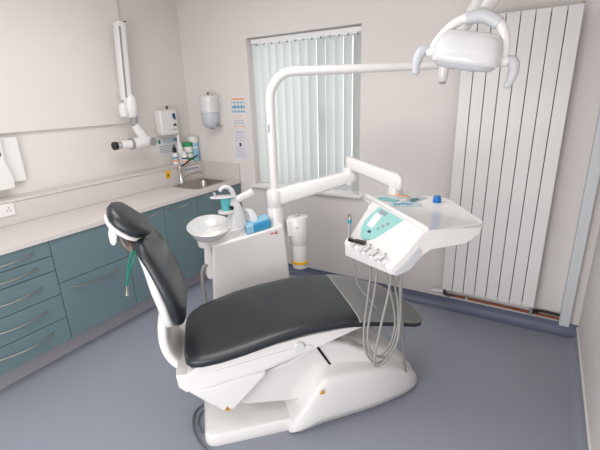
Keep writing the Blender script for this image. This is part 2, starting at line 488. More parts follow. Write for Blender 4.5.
for yy in (-1.955, -1.88):
    obj('socket_hole', [(box(0.1535, 0.1544, yy - .003, yy + .003, 1.018, 1.028), 'dink'), (box(0.1535, 0.1544, yy - .014, yy - .006, 1.0, 1.005), 'dink'), (box(0.1535, 0.1544, yy + .006, yy + .014, 1.0, 1.005), 'dink')], None, sk2)
    obj('socket_switch', box(0.1535, 0.157, yy + .012, yy + .022, 1.022, 1.04), 'satin', sk2)

# wall units at the left edge
hd = thing('wall_box', 'pale flat wall box, the rear one of the two at the left edge', 'box', (0.0, -1.80, 1.16))
obj('housing', box(0.0, 0.045, -1.93, -1.675, 1.165, 1.475), 'satin', hd, bevel=0.006)
hd = thing('wall_controller', 'white wall control box with black display, in front of the flat box', 'controller', (0.045, -1.9, 1.13))
bm = prism([(-2.06, 1.12), (-1.775, 1.135), (-1.772, 1.21), (-1.80, 1.33), (-1.79, 1.49), (-2.06, 1.49)], 'x', 0.046, 0.085)
obj('housing', bm, 'satin', hd, bevel=0.006)
obj('display', box(0.085, 0.0875, -1.95, -1.815, 1.36, 1.42), 'black', hd)

# dispensers
ds = thing('soap_dispenser', 'white wall dispenser with blue mark above the notice on the left wall', 'dispenser', (0.0, -0.34, 1.36))
obj('housing', box(0.0, 0.095, -0.45, -0.245, 1.365, 1.60), 'satin', ds, bevel=0.014, seg=3)
obj('logo', [(box(0.095, 0.0956, -0.305, -0.27, 1.52, 1.565), 'navy'), (box(0.095, 0.0956, -0.29, -0.265, 1.505, 1.521), 'navy')], None, ds)
obj('printed_mark', [(box(0.095, 0.0956, -0.31, -0.265, 1.445, 1.460), 'dink'), (box(0.095, 0.0956, -0.295, -0.275, 1.46, 1.472), 'dink')], None, ds)
obj('printed_line', box(0.095, 0.0956, -0.33, -0.27, 1.41, 1.418), 'ink', ds)
obj('lock_knob', lathe([(0.006, 0), (0.006, .014), (0.012, .018), (0.012, .032), (0.004, .036)], (0.06, -0.33, 1.599), 14), 'black', ds)
obj('nozzle', cyl((0.05, -0.34, 1.35), 0.014, 0.016, 14), 'lgrey', ds)
sheet('wall_notice', ('x', 0.0, 1), -0.455, -0.19, 1.175, 1.335, [(0.05, .16, .68, .92, 'green')] + lines(3, .25, .95, .65, .95, 'blueink') + lines(5, .08, .95, .08, .58, 'ink') + [(.8, .95, .7, .9, 'blueink')],
      'paper2', 'printed notice with a green dot under the white dispenser', 'notice')

dp = thing('paper_towel_dispenser', 'rounded white dispenser with grey see-through base on the window wall', 'dispenser', (0.385, -0.08, 1.42))
obj('housing', lathe([(0.06, 0.155), (0.092, 0.16), (0.094, .20), (0.092, .29), (0.08, .315), (0.04, .325)], (0.392, -0.094, 1.40), 28), 'whiteb', dp)
obj('back_plate', box(0.325, 0.46, -0.03, 0.0, 1.43, 1.70), 'satin', dp, bevel=0.006)
obj('lower_bowl', lathe([(0.02, 0.015), (0.055, 0.022), (0.08, 0.05), (0.088, .10), (0.088, .158)], (0.392, -0.094, 1.40), 28), 'lgrey', dp)
obj('spout', [(lathe([(0.014, 0), (0.02, .02)], (0.40, -0.094, 1.402), 14), 'grey'), (box(0.44, 0.49, -0.10, -0.06, 1.425, 1.440), 'grey')], None, dp)
obj('lock_knob', cyl((0.372, -0.08, 1.72), 0.008, 0.03, 12), 'dsteel', dp)

bl = [(0.02, .98, .93, .97, 'orange')]
for r in range(2):
    for c in range(4):
        bl.append((.08 + .215 * c, .26 + .215 * c, .66 - .18 * r, .80 - .18 * r, 'paper2'))
bl = [(0.03, .97, .45, .84, 'blueink')] + [(a, b, c, d, m) for a, b, c, d, m in bl]
bl2 = [(.05, .95, .90, .96, 'orange'), (.05, .95, .03, .06, 'orange')] + lines(3, .06, .94, .28, .42, 'orange', .25) + lines(3, .1, .9, .1, .26, 'ink', .3)
def poster():
    u0, u1, v0, v1 = 0.583, 0.757, 1.412, 1.697
    lst = [(box(u0, u1, -0.002, 0, v0, v1), 'paper')]
    U = lambda a: u0 + (u1 - u0) * a
    W = lambda b: v0 + (v1 - v0) * b
    lst.append((box(U(.04), U(.96), -0.0024, -.002, W(.50), W(.84)), 'blueink'))
    for r in range(2):
        for c in range(4):
            lst.append((lathe([(0.0165, 0), (0.0165, .0005)], (U(.15 + .233 * c), -0.0029, W(.76 - .17 * r)), 14, axis='y'), 'paper'))
    for a, b, c, d, m in bl2: lst.append((box(U(a), U(b), -0.0024, -.002, W(c), W(d)), m))
    o = obj('hand_washing_poster', lst)
    tag(o, 'orange and blue printed poster on the wall beside the window', 'poster')
poster()
sheet('instruction_sheet', ('y', 0.0, -1), 0.583, 0.752, 1.105, 1.395,
      lines(2, .2, .85, .86, .95, 'ink', .3) + lines(4, .12, .92, .60, .82, 'ink', .15) + [(.4, .55, .44, .56, 'dink')] + lines(6, .12, .92, .06, .42, 'ink', .15),
      'paper2', 'white printed instruction sheet below the orange poster', 'notice')

# bottles on the ledge
LZ = 1.0725
def bottle(name, y, x, prof, body, cap, capprof, label, bands=(), cat='bottle'):
    t = thing(name, label, cat, (x, y, LZ), 0, 'bottles and tubs on the wall ledge')
    b = obj('body', lathe(prof, (x, y, LZ), 24), body, t)
    obj('cap', lathe(capprof, (x, y, LZ), 24), cap, t)
    for r, z0, z1, m in bands:
        obj('label', lathe([(r, z0), (r, z1)], (x, y, LZ), 24), m, t)
bottle('pump_bottle', -0.325, 0.085, [(.026, 0), (.028, .01), (.028, .10), (.014, .115), (.012, .12)], 'satin', 'black',
       [(.016, .118), (.020, .13), (.019, .165), (.008, .172), (.006, .20)], 'white bottle with black pump cap, leftmost on the wall ledge', [(.0284, .03, .05, 'orange'), (.0284, .055, .08, 'blueink')])
bottle('spray_bottle', -0.235, 0.06, [(.033, 0), (.035, .012), (.035, .16), (.014, .215), (.012, .24)], 'satin', 'satin',
       [(.015, .238), (.016, .275), (.008, .285)], 'tall slim white bottle behind the small printed bottle on the ledge', [(.0353, .06, .10, 'paper2')])
bottle('tablet_bottle', -0.235, 0.118, [(.027, 0), (.029, .01), (.029, .085), (.018, .1)], 'satin', 'satin',
       [(.019, .1), (.019, .118), (.01, .122)], 'short white bottle with coloured dots at the front of the ledge', [(.0294, .045, .06, 'navy'), (.0294, .018, .03, 'orange')])
bottle('wipes_tub', -0.145, 0.085, [(.044, 0), (.046, .01), (.046, .15), (.044, .16)], 'satin', 'green',
       [(.048, .158), (.048, .195), (.040, .20)], 'white tub with a bright green lid on the wall ledge', [(.0464, .09, .10, 'green'), (.0464, .02, .05, 'green')])
bottle('wipes_canister', -0.055, 0.075, [(.048, 0), (.050, .01), (.050, .175), (.046, .19)], 'blue_l', 'satin',
       [(.052, .185), (.052, .235), (.045, .25), (.03, .253)], 'pale blue labelled wipes canister with white lid, nearest the corner', [(.0504, .13, .15, 'paper2'), (.0504, .03, .05, 'blueink')])

# ------------------------------------------------------------------ x-ray unit on the left wall
xr = thing('dental_xray_unit', 'white wall-mounted dental x-ray arm folded down with horizontal tube head', 'x-ray unit', (0.03, -0.80, 1.30))
at, ab = V((0.135, -0.772, 2.305)), V((0.15, -0.828, 1.70))
obj('wall_mount', box(0.0, 0.10, -0.757, -0.70, 1.95, 2.2), 'satin', xr, bevel=0.01)
bm = bmesh.new()
d = (ab - at).normalized()
rings = []
for f, k in ((0, .75), (.012, .95), (.04, 1), (.5, 1), (.9, 1.0), (1.0, .9)):
    rings.append(se_ring(at + (ab - at) * f, V((0, 1, 0)), V((1, 0, 0)), 0.039 * k, 0.042 * k, 24, .45, .45))
arm = obj('upper_arm', loft(rings, bm), 'white', xr)
sl = []
for f in (0.07, .97):
    c = at + (ab - at) * f; sl.append(c)
bm = bmesh.new()
loft([[V((c.x + .0430, c.y - .034, c.z)), V((c.x + .0430, c.y - .018, c.z)), V((c.x + .038, c.y - .018, c.z)), V((c.x + .038, c.y - .034, c.z))] for c in sl], bm)
obj('slot', bm, 'grey', arm, label='dark grey slot running along the arm')
obj('end_cap_mark', box(0.145, 0.183, -0.76, -0.735, 2.298, 2.304), 'dsteel', arm)
obj('elbow', lathe([(0.03, 0.16), (0.048, .13), (0.055, .06), (0.048, 0.0), (0.034, -.03)], (0.16, -0.805, 1.585), 24), 'white', xr)
obj('lower_elbow', lathe([(0.02, 0.09), (0.034, .07), (0.036, .0), (0.03, -.02)], (0.15, -0.872, 1.585), 20), 'white', xr)
obj('swivel', lathe([(0.033, 0.0), (0.033, .07)], (0.16, -0.79, 1.492), 24), 'grey', xr)
obj('fork', tube([(0.16, -0.79, 1.495), (0.165, -0.765, 1.44), (0.17, -0.71, 1.36), (0.17, -0.675, 1.335)], [0.036, 0.040, 0.046, 0.046], 20, smooth=4), 'white', xr)
th = obj('tube_head', lathe([(0.02, -.02), (.042, -.005), (.048, .03), (.048, .19), (.037, .21), (.037, .30), (.030, .305)], (0.17, -0.655, 1.338), 28, axis='y'), 'white', xr)
# lathe along +y then mirrored to point towards -y
me = th.data
for v in me.vertices: v.co.y = 2 * (-0.655 - MW[xr.name].translation.y) - v.co.y
me.flip_normals()
obj('collar', tube([(0.17, -0.852, 1.338), (0.17, -0.872, 1.338)], 0.0495, 28), 'grey', th)
obj('end_cap', tube([(0.215, -0.675, 1.338), (0.232, -0.672, 1.338)], 0.036, 24), 'grey', th)
obj('cone', [(tube([(0.17, -0.958, 1.338), (0.17, -1.005, 1.338)], 0.031, 24), 'chrome'), (tube([(0.17, -1.004, 1.338), (0.17, -1.03, 1.338)], 0.034, 24), 'black')], None, th)

# ------------------------------------------------------------------ dental chair (frame: s along the legs, t to the far side, z up)
CO = V((2.356, -1.272, 0)); CA = math.radians(45)
CF = Matrix.Translation(CO) @ Matrix.Rotation(CA, 4, 'Z')
def CW(s, t, z): return CF @ V((s, t, z))
ch = thing('dental_chair', 'reclined dental chair with charcoal upholstery and glossy white base', 'dental chair', CO, CA)
Tt = V((0, 1, 0))
# base plate
def rr2(x0, x1, y0, y1, r, z, n=6): return rrect(x0, x1, y0, y1, r, z, n)
obj('base_plate', loft([rr2(-.805, -.2, -.235, .235, .05, .0), rr2(-.81, -.2, -.24, .24, .055, .012), rr2(-.805, -.2, -.235, .235, .05, .055), rr2(-.795, -.2, -.225, .225, .045, .068)]), 'white', ch, fr=CF, smooth=50)
# base cover
secs = [(-.385, .24, .015, .017), (-.382, .262, .035, .04), (-.362, .285, .078, .085), (-.30, .297, .165, .175), (-.25, .297, .25, .265), (-.205, .295, .302, .325), (-.165, .293, .314, .375), (-.12, .288, .312, .415), (-.03, .278, .302, .44),
        (.07, .265, .29, .42), (.15, .25, .275, .37), (.24, .225, .245, .305), (.33, .195, .19, .225), (.40, .155, .13, .15), (.44, .115, .07, .08), (.455, .09, .02, .022)]
rings = []
for s, w, zr, zt in secs:
    d_ = zt - zr
    half = [(-w, 0.0), (-w, zr * .3), (-w * .985, zr * .7), (-w * .96, zr * .93), (-w * .90, zr * 1.0), (-w * .70, zr + d_ * .10), (-w * .60, zr + d_ * .25), (-w * .53, zr + d_ * .72), (-w * .42, zr + d_ * .96), (0, zt)]
    full = half + [(-a, b) for a, b in reversed(half[:-1])]
    rings.append([V((s, a, b)) for a, b in full])
obj('base_cover', loft(rings), 'white', ch, fr=CF, subsurf=1, smooth=80)
# lift arm
poly = [(-.64, .20), (-.58, .172), (-.344, .137), (-.22, .14), (.10, .22), (.13, .30), (.08, .37), (-.04, .44), (-.16, .475), (-.24, .455), (-.34, .395), (-.60, .32)]
la = obj('lift_arm', prism(poly, 'y', -.188, .188), 'mirrorwhite', ch, fr=CF @ Matrix.Identity(4), bevel=0.02, seg=3)
obj('slot_seal', prism([(-.092, .245), (-.080, .249), (-.205, .472), (-.217, .466)], 'y', -.1905, -.17), 'black', la, fr=CF)
# under-seat wedge
poly = [(-.865, .372), (-.78, .285), (-.70, .205), (-.645, .207), (-.56, .29), (-.478, .372), (-.47, .408), (-.60, .398), (-.74, .375)]
uw = obj('seat_carrier', prism(poly, 'y', -.245, .245), 'white', ch, fr=CF, bevel=0.018, seg=3)
obj('warning_label', prism([(-.698, .216), (-.664, .216), (-.681, .243)], 'y', -.2462, -.2452), 'gold', uw, fr=CF, label='amber warning triangle')
obj('warning_mark', prism([(-.683, .221), (-.679, .221), (-.679, .234), (-.683, .234)], 'y', -.2466, -.2462), 'dink', uw, fr=CF)
# seat shell
poly = [(-.845, .47), (-.895, .475), (-.89, .41), (-.86, .375), (-.74, .38), (-.473, .418), (-.192, .50), (-.03, .552), (.03, .566), (.03, .575), (-.1, .575), (-.25, .57), (-.41, .552), (-.60, .525), (-.8, .50)]
bm = prism(poly, 'y', -.255, .255)
ss = obj('seat_shell', bm, 'white', ch, fr=CF, bevel=0.012, seg=3)
obj('side_panel', prism([(-.72, .40), (-.48, .435), (-.24, .505), (-.26, .52), (-.44, .505), (-.72, .465)], 'y', -.262, -.2555), 'white', ss, fr=CF, bevel=0.002)
obj('pivot_cap', lathe([(0.026, 0), (0.026, .008), (0.022, .012)], (0, 0, 0), 24), 'whiteb', ss, fr=CF @ Matrix.Translation((-.31, -.256, .52)) @ Matrix.Rotation(pi / 2, 4, 'X'))
# seat cushion
cs = [(-.850, -.215, .08, .557, .03), (-.842, -.255, .13, .563, .05), (-.82, -.282, .185, .567, .06), (-.77, -.294, .24, .572, .066), (-.69, -.297, .272, .58, .068), (-.58, -.30, .296, .60, .068), (-.42, -.29, .292, .628, .068),
      (-.28, -.283, .287, .645, .068), (-.12, -.28, .282, .646, .068), (-.03, -.279, .28, .638, .067), (0, -.279, .278, .632, .066)]
leg = [(0.001, -.279, .277, .632, .066), (.06, -.28, .268, .624, .064), (.12, -.281, .25, .613, .06), (.22, -.283, .205, .59, .056), (.30, -.282, .15, .569, .052), (.345, -.262, .05, .556, .048), (.366, -.235, -.03, .550, .04), (.378, -.20, -.08, .546, .025)]
def cushion(secs, ex=0.0, zt=0.0):
    rings = []
    for s, a, b, z, th in secs:
        c = (a + b) / 2; rings.append(se_ring((s, c, z - th / 2 + zt), V((0, 1, 0)), V((0, 0, 1)), (b - a) / 2 + ex, th / 2 + ex, 40, .32, .55))
    return rings
sc_ = obj('seat_cushion', loft(cushion(cs)), 'leather', ch, fr=CF, smooth=60)
lc = obj('leg_rest_cushion', loft(cushion(leg)), 'leather', ch, fr=CF, smooth=60)
# clear sheet over the leg rest (top and side wraps of the same section)
rings = []
for r in cushion([(s if i else -.004, a, b, z, th) for i, (s, a, b, z, th) in enumerate(leg)], 0.004):
    n = len(r); rings.append([r[k] for k in range(1, n // 2)])
sh = obj('foot_sheet', loft(rings, closed=False), 'sheet', ch, fr=CF, smooth=60, label='clear plastic sheet covering the foot end')
def edge_tube(ring, r=0.0028): return tube(ring, r, 6)
bm = bmesh.new(); tube(rings[0], .0026, 6, bm)
top_far = [r[2] for r in rings]
tube(top_far, .0020, 6, bm)
obj('sheet_edge', bm, 'sheetedge', sh, fr=CF)
# backrest
Tb = V((.0, 1, 0)).normalized()
far_hw = [.10, .16, .205, .225, .235, .245, .25, .235, .195, .12]
st = [(-.818, .668, .10, .025), (-.819, .682, .155, .05), (-.822, .705, .195, .066), (-.831, .75, .211, .072), (-.842, .82, .214, .072), (-.867, .90, .204, .072), (-.908, 1.0, .182, .068), (-.938, 1.055, .158, .062), (-.960, 1.094, .12, .052), (-.969, 1.112, .07, .03)]
def backrings(off, dw, th_add, shell=0):
    rings = []
    for i, (s, z, hw, th) in enumerate(st):
        a = V((st[max(i - 1, 0)][0], 0, st[max(i - 1, 0)][1])); b = V((st[min(i + 1, len(st) - 1)][0], 0, st[min(i + 1, len(st) - 1)][1]))
        tg = (b - a).normalized(); nr = V((tg.z, 0, -tg.x))
        if shell and i == len(st) - 1: continue
        c = V((s, 0, z)) + nr * (off + (shell * .040 * min(1, max(0, (z - .88) / .2))))
        rings.append(se_ring(c, Tb, nr, max(.02, far_hw[i] + dw), th / 2 + th_add, 32, .5, .7, ha2=max(.02, hw + dw)))
    return rings
obj('backrest_cushion', loft(backrings(-.036, 0, 0)), 'leather', ch, fr=CF, smooth=60)
bsh = obj('backrest_shell', loft(backrings(-.078, -.010, -.004, 1)), 'white', ch, fr=CF, smooth=60)
# curved back arm
cl = [(-.905, .84, .10, .040), (-.918, .76, .145, .05), (-.938, .66, .15, .054), (-.940, .56, .15, .056), (-.910, .475, .15, .058), (-.855, .425, .15, .056), (-.78, .415, .14, .05)]
rings = []
pts = smoothpath([(a, 0, b) for a, b, _, _ in cl], 4)
for i, p in enumerate(pts):
    tg = (pts[min(i + 1, len(pts) - 1)] - pts[max(i - 1, 0)]).normalized(); nr = V((tg.z, 0, -tg.x))
    j = min(i // 4, len(cl) - 2); f = i / 4 - j
    rings.append(se_ring(p, Tt, nr, cl[j][2] + (cl[j + 1][2] - cl[j][2]) * f, (cl[j][3] + (cl[j + 1][3] - cl[j][3]) * f) / 2, 28, .35, .55))
obj('back_arm', loft(rings), 'white', ch, fr=CF, smooth=60)
# headrest
hc = V((-1.03, 0, 1.163)); he = V((.75, 0, -.66)).normalized(); hn = V((-he.z, 0, he.x))
def hrings(off, L, W, th, pw=.5):
    rings = []
    for f in (-1, -.96, -.86, -.65, -.35, 0, .35, .65, .86, .96, 1):
        k = max(.12, (1 - abs(f) ** 3.2)) ** .5; kt = max(.15, (1 - abs(f) ** 4)) ** .5
        rings.append(se_ring(hc + he * (f * L) + hn * (off + .012 * (f * f)), Tt, hn, W * k, th / 2 * kt, 32, .6, .75))
    return rings
hp = obj('headrest_pad', loft(hrings(0, .105, .125, .072)), 'leather', ch, fr=CF, smooth=60)
hs = obj('headrest_shell', loft(hrings(-.034, .098, .116, .040)), 'white', hp, fr=CF, smooth=60)
bm = prism([(-1.085, 1.125), (-1.06, 1.135), (-1.035, 1.09), (-1.005, 1.045), (-.985, 1.045), (-.99, 1.015), (-1.035, 1.02), (-1.068, 1.06)], 'y', -.050, .050)
hb = obj('headrest_bracket', bm, 'brown', ch, fr=CF, bevel=0.006, seg=2)
obj('bracket_plate', [(prism([(-1.078, 1.115), (-1.062, 1.125), (-1.022, 1.05), (-1.04, 1.035)], 'y', -.058, -.0515), 'dsteel')], None, hb, fr=CF)
obj('bracket_slot', [(prism([(-1.066, 1.108), (-1.058, 1.112), (-1.034, 1.062), (-1.042, 1.056)], 'y', -.060, -.0585), 'black')], None, hb, fr=CF)
obj('release_lever', prism([(-1.098, 1.170), (-1.082, 1.165), (-1.072, 1.12), (-1.080, 1.085), (-1.095, 1.075), (-1.106, 1.09), (-1.108, 1.13)], 'y', -.085, -.03), 'whiteb', hb, fr=CF, bevel=0.006, seg=3)
obj('bracket_knob', lathe([(0.012, 0), (0.020, .006), (0.020, .022), (0.013, .03)], (0, 0, 0), 20), 'black', hb, fr=CF @ Matrix.Translation((-1.003, -.056, 1.040)) @ Matrix.Rotation(pi / 2, 4, 'X'))
obj('headrest_post', tube([(-1.015, -.0, 1.11), (-.985, 0, 1.06)], .014, 12), 'chrome', hb, fr=CF)
# warning label on the base cover, power cable
obj('warning_label', prism([(-.220, .243), (-.194, .243), (-.207, .266)], 'y', -.2962, -.290), 'gold', ch, fr=CF)
pc = tube([(1.98, -1.78, .03), (1.83, -1.775, .012), (1.735, -1.80, .010), (1.735, -1.87, .010), (1.80, -1.945, .010), (1.90, -2.00, .010), (2.03, -2.05, .010), (2.2, -2.25, .010)], .0055, 10, smooth=6)
tube([(1.94, -1.80, .028), (1.79, -1.80, .010), (1.765, -1.85, .010), (1.80, -1.91, .010), (1.87, -1.95, .010)], .005, 10, pc, smooth=6)
obj('power_cable', pc, 'cable', ch, smooth=60)

# bib clip cord hanging from the headrest bracket
bc = thing('bib_clip', 'green bib cord with metal clip dangling from the headrest bracket', 'bib clip', CW(-1.04, -.09, .83))
cp = [CW(-1.012, -.0875, 1.046), CW(-1.028, -.092, 1.030), CW(-1.048, -.088, .975), CW(-1.058, -.084, .93), CW(-1.070, -.08, .875)]
bm = tube(cp, .0052, 8, smooth=5)
tube([CW(-1.008, -.0875, 1.044), CW(-1.018, -.094, 1.005), CW(-1.042, -.092, .965), CW(-1.066, -.085, .89)], .0046, 8, bm, smooth=5)
obj('cord', bm, 'dgreen', bc)
obj('clip', tube([CW(-1.069, -.081, .878), CW(-1.072, -.081, .855), CW(-1.075, -.081, .83)], [.006, .005, .008], 8), 'steel', bc)

# ------------------------------------------------------------------ cuspidor unit
cu = thing('cuspidor_unit', 'white spittoon unit with oval bowl and water column beyond the chair', 'dental unit', CW(-.43, .66, 0), CA)
poly = [(-.66, .0), (-.20, .0), (-.172, .46), (-.205, .885), (-.46, .832), (-.672, .795), (-.70, .42)]
cb = obj('body', prism(poly, 'y', .55, .78), 'white', cu, fr=CF, bevel=0.014, seg=3)
lg = []
lgp = [(-.262, .846, -.240, .851), (-.236, .842, -.214, .860)]
lst = [(prism([(-.262, .828), (-.235, .834), (-.236, .840), (-.262, .835)], 'y', .5482, .5492), 'red'), (prism([(-.236, .826), (-.228, .826), (-.212, .848), (-.220, .849)], 'y', .5482, .5492), 'red'),
       (prism([(-.224, .834), (-.212, .826), (-.206, .829), (-.222, .842)], 'y', .5482, .5492), 'red')]
LGF = CF @ Matrix.Translation((-.035, .0008, 0))
obj('logo', lst, None, cb, fr=LGF)
obj('lettering', prism([(-.204, .836), (-.192, .838), (-.192, .842), (-.204, .840)], 'y', .5482, .5492), 'ink', cb, fr=LGF)
# bowl
bc_ = V((-.675, .68, .0))
prof = [(.02, -.095), (.07, -.092), (.115, -.06), (.140, -.015), (.146, .0), (.141, .004), (.132, -.012), (.10, -.045), (.05, -.065), (.0005, -.068)]
obj('bowl', lathe(prof, (0, 0, 0), 40, sx=1.0, sy=1.12), 'whiteb', cu, fr=CF @ Matrix.Translation((bc_.x, bc_.y, .893)) @ Matrix.Rotation(math.radians(9), 4, 'X'), smooth=60)
obj('bowl_support', loft([se_ring((-.66, .67, .765), V((1, 0, 0)), V((0, 1, 0)), .10, .08, 28, .8, .8), se_ring((-.62, .67, .815), V((1, 0, 0)), V((0, 1, 0)), .15, .095, 28, .8, .8), se_ring((-.56, .67, .87), V((1, 0, 0)), V((0, 1, 0)), .12, .09, 28, .8, .8)]), 'white', cu, fr=CF, smooth=60)
# spout tower
tower = []
for s, z, hs_, ht in ((-.50, .82, .075, .07), (-.50, .88, .07, .065), (-.495, .95, .055, .055), (-.505, 1.02, .042, .045), (-.52, 1.06, .032, .036), (-.525, 1.075, .02, .025)):
    tower.append(se_ring((s, .67, z), V((1, 0, 0)), V((0, 1, 0)), hs_, ht, 24, .75, .75))
tw = obj('spout_tower', loft(tower), 'whiteb', cu, fr=CF, smooth=60)
obj('filler_spout', tube([(-.50, .66, 1.03), (-.502, .655, 1.085), (-.525, .65, 1.135), (-.565, .645, 1.145), (-.592, .64, 1.122)], [.018, .016, .014, .012, .011], 14, smooth=5), 'whiteb', tw, fr=CF)
obj('rinse_spout', tube([(-.620, .64, 1.090), (-.625, .64, 1.118)], .007, 10), 'lgrey', tw, fr=CF)
obj('sensor_dot', lathe([(.014, 0), (.014, .004)], (0, 0, 0), 16), 'black', tw, fr=CF @ Matrix.Translation((-.525, .622, 1.012)) @ Matrix.Rotation(pi / 2, 4, 'X'))
obj('cup_ledge', loft([se_ring((-.555, .655, .972), V((1, 0, 0)), V((0, 1, 0)), .045, .045, 28, .9, .9), se_ring((-.555, .655, .978), V((1, 0, 0)), V((0, 1, 0)), .058, .052, 28, .9, .9), se_ring((-.555, .655, .990), V((1, 0, 0)), V((0, 1, 0)), .058, .052, 28, .9, .9), se_ring((-.555, .655, .992), V((1, 0, 0)), V((0, 1, 0)), .05, .045, 28, .9, .9)]), 'white', cu, fr=CF)
obj('holder_arm', beam((-.49, .665, 1.05), (-.375, .665, 1.098), .05, .045, .055, .045), 'white', cu, fr=CF)
# suction hose and holder at the left end
obj('suction_holder', [(loft([se_ring((-.70, .60, z), V((1, 0, 0)), V((0, 1, 0)), a, .03, 20, .6, .6) for z, a in ((.56, .02), (.60, .035), (.68, .03), (.78, .022), (.80, .015))]), 'white')], None, cu, fr=CF, smooth=60)
obj('suction_hose', tube([(-.715, .58, .66), (-.745, .565, .64), (-.755, .56, .56), (-.75, .56, .40), (-.735, .57, .22), (-.69, .60, .10)], .012, 12, smooth=5), 'hose', cu, fr=CF)
# column sleeve
PX = (-.232, .66)
obj('column', lathe([(.056, .84), (.056, .978), (.0545, .981), (.0545, .986), (.056, .989), (.056, 1.085), (.050, 1.098), (.031, 1.099)], (PX[0], PX[1], 0), 32), 'white', cu, fr=CF)
# cup
cp_ = thing('cup', 'turquoise plastic rinse cup standing on the cuspidor ledge', 'cup', CW(-.555, .655, .9925))
obj('cup_body', lathe([(.029, 0), (.031, .004), (.038, .085), (.0365, .085), (.029, .008), (.0005, .006)], CW(-.555, .655, .9925), 28), 'teal_d', cp_, smooth=50)
# flat white tray on the cup
tr = obj('cup_cover', loft([se_ring((-.575, .655, z), V((1, 0, 0)), V((0, 1, 0)), a, b, 28, .8, .8) for z, a, b in ((1.0785, .055, .040), (1.080, .080, .046), (1.084, .080, .046), (1.086, .07, .04))]), 'whiteb', fr=CF)
tag(tr, 'flat white plastic lid plate lying over the turquoise cup', 'lid')
# tissue box on top of the body
tb = thing('tissue_box', 'blue and white tissue box with a tissue pulled out, on the cuspidor unit', 'tissue box', CW(-.36, .63, .86), CA)
def bxs(s0, s1, t0, t1, z0, z1): return box(s0, s1, t0, t1, z0, z1)
tbz0 = lambda s: .838 + (s + .44) * .21
def slant(s0, s1, t0, t1, h0, h1):
    r0 = [(s0, t0, tbz0(s0) + h0), (s0, t1, tbz0(s0) + h0), (s0, t1, tbz0(s0) + h1), (s0, t0, tbz0(s0) + h1)]
    r1 = [(s1, t0, tbz0(s1) + h0), (s1, t1, tbz0(s1) + h0), (s1, t1, tbz0(s1) + h1), (s1, t0, tbz0(s1) + h1)]
    return loft([[V(q) for q in r0], [V(q) for q in r1]])
obj('carton', [(slant(-.445, -.29, .562, .73, .001, .052), 'blue_l')], None, tb, fr=CF, bevel=0.002)
obj('carton_print', [(slant(-.40, -.289, .5612, .563, .004, .052), 'tblue'), (slant(-.446, -.444, .60, .728, .006, .048), 'navy'), (slant(-.2905, -.289, .563, .729, .004, .051), 'tblue'), (slant(-.40, -.291, .564, .60, .0518, .0526), 'tblue')], None, tb, fr=CF)
bm = bmesh.new()
tis = []
for z, w, d_, sh_ in ((-.003, .028, .010, 0), (.03, .024, .014, -.006), (.06, .020, .013, -.016), (.078, .018, .011, -.028), (.086, .014, .009, -.040), (.080, .007, .005, -.050)):
    ring = []
    for k in range(20):
        a = 2 * pi * k / 20; f = 1 + .25 * math.sin(3 * a + z * 40)
        ring.append(V((-.385 + sh_ + w * f * math.cos(a), .65 + d_ * f * math.sin(a), tbz0(-.385) + .054 + z)))
    tis.append(ring)
obj('tissue', loft(tis, bm), 'tissue', tb, fr=CF, smooth=60)

# amalgam separator canister hung beside the column
cn = thing('suction_canister', 'white cylindrical canister with yellow band hung beside the column', 'canister', CW(-.080, .64, .535))
ccx, ccy = -.080, .64
obj('bracket', bxs(-.170, -.11, .60, .68, .78, .89), 'satin', cn, fr=CF, bevel=0.006)
obj('upper_housing', loft([se_ring((ccx - .008 * k, ccy, z), V((1, 0, 0)), V((0, 1, 0)), r + .008 * k, r, 32, 1, 1) for z, r, k in ((.705, .055, 0), (.71, .060, 0), (.80, .062, .6), (.895, .064, 1.2), (.905, .060, 1.2), (.908, .05, 1.2))]), 'white', cn, fr=CF, smooth=45)
obj('canister', lathe([(.054, .535), (.056, .543), (.056, .707)], (ccx, ccy, 0), 32), 'white', cn, fr=CF)
obj('band', lathe([(.057, .566), (.0605, .568), (.0605, .586), (.057, .588)], (ccx, ccy, 0), 32), 'yband', cn, fr=CF)
obj('top_switch', [(bxs(-.11, -.09, .63, .645, .907, .911), 'grey'), (bxs(-.085, -.07, .63, .645, .907, .911), 'grey')], None, cn, fr=CF)
obj('marking', [(bxs(-.118, -.100, .5755, .5785, .842, .847), 'ink')], None, cn, fr=CF)

# ------------------------------------------------------------------ operating light
ol = thing('operating_light', 'white operating light on a bent pole arm hanging over the chair', 'operating light', CW(PX[0], PX[1], 1.10))
P0 = CW(PX[0], PX[1], 0)
A1 = V((2.645, -.492, 1.83)); hd_ = V((A1.x - P0.x, A1.y - P0.y, 0)).normalized()
pp = [V((P0.x, P0.y, 1.09)), V((P0.x, P0.y, 1.30)), V((P0.x, P0.y, 1.66))]
for i in range(1, 9):
    a = pi / 2 * i / 8; pp.append(V((P0.x, P0.y, 1.66)) + hd_ * (.15 * (1 - math.cos(a))) + V((0, 0, .165 * math.sin(a))))
pp += [V((P0.x, P0.y, 1.826)) + hd_ * .5, A1]
rr = [.028] * 11 + [.027, .023]
obj('pole', tube(pp, rr, 20), 'white', ol, smooth=60)
obj('pole_marking', [(box(P0.x - .006, P0.x + .006, P0.y - .0285, P0.y - .026, 1.47, 1.52), 'ink')], None, ol)
jt = obj('arm_joint', lathe([(.018, -.095), (.026, -.09), (.030, -.05), (.034, .0), (.034, .05), (.028, .07)], A1, 20), 'white', ol, smooth=60)
obj('joint_cap', lathe([(.010, -.108), (.018, -.104), (.019, -.094)], A1, 16), 'grey', jt)
PK = V((2.945, -.92, 2.19))
obj('spring_arm', tube([A1 + V((0, 0, .03)), A1 * .9 + PK * .1 + V((0, 0, .03)), (PK + A1) / 2 + V((0, 0, .01)), PK], [.030, .032, .033, .031], 20, smooth=4), 'satin', ol, smooth=60)
HC = V((2.922, -1.395, 1.813))
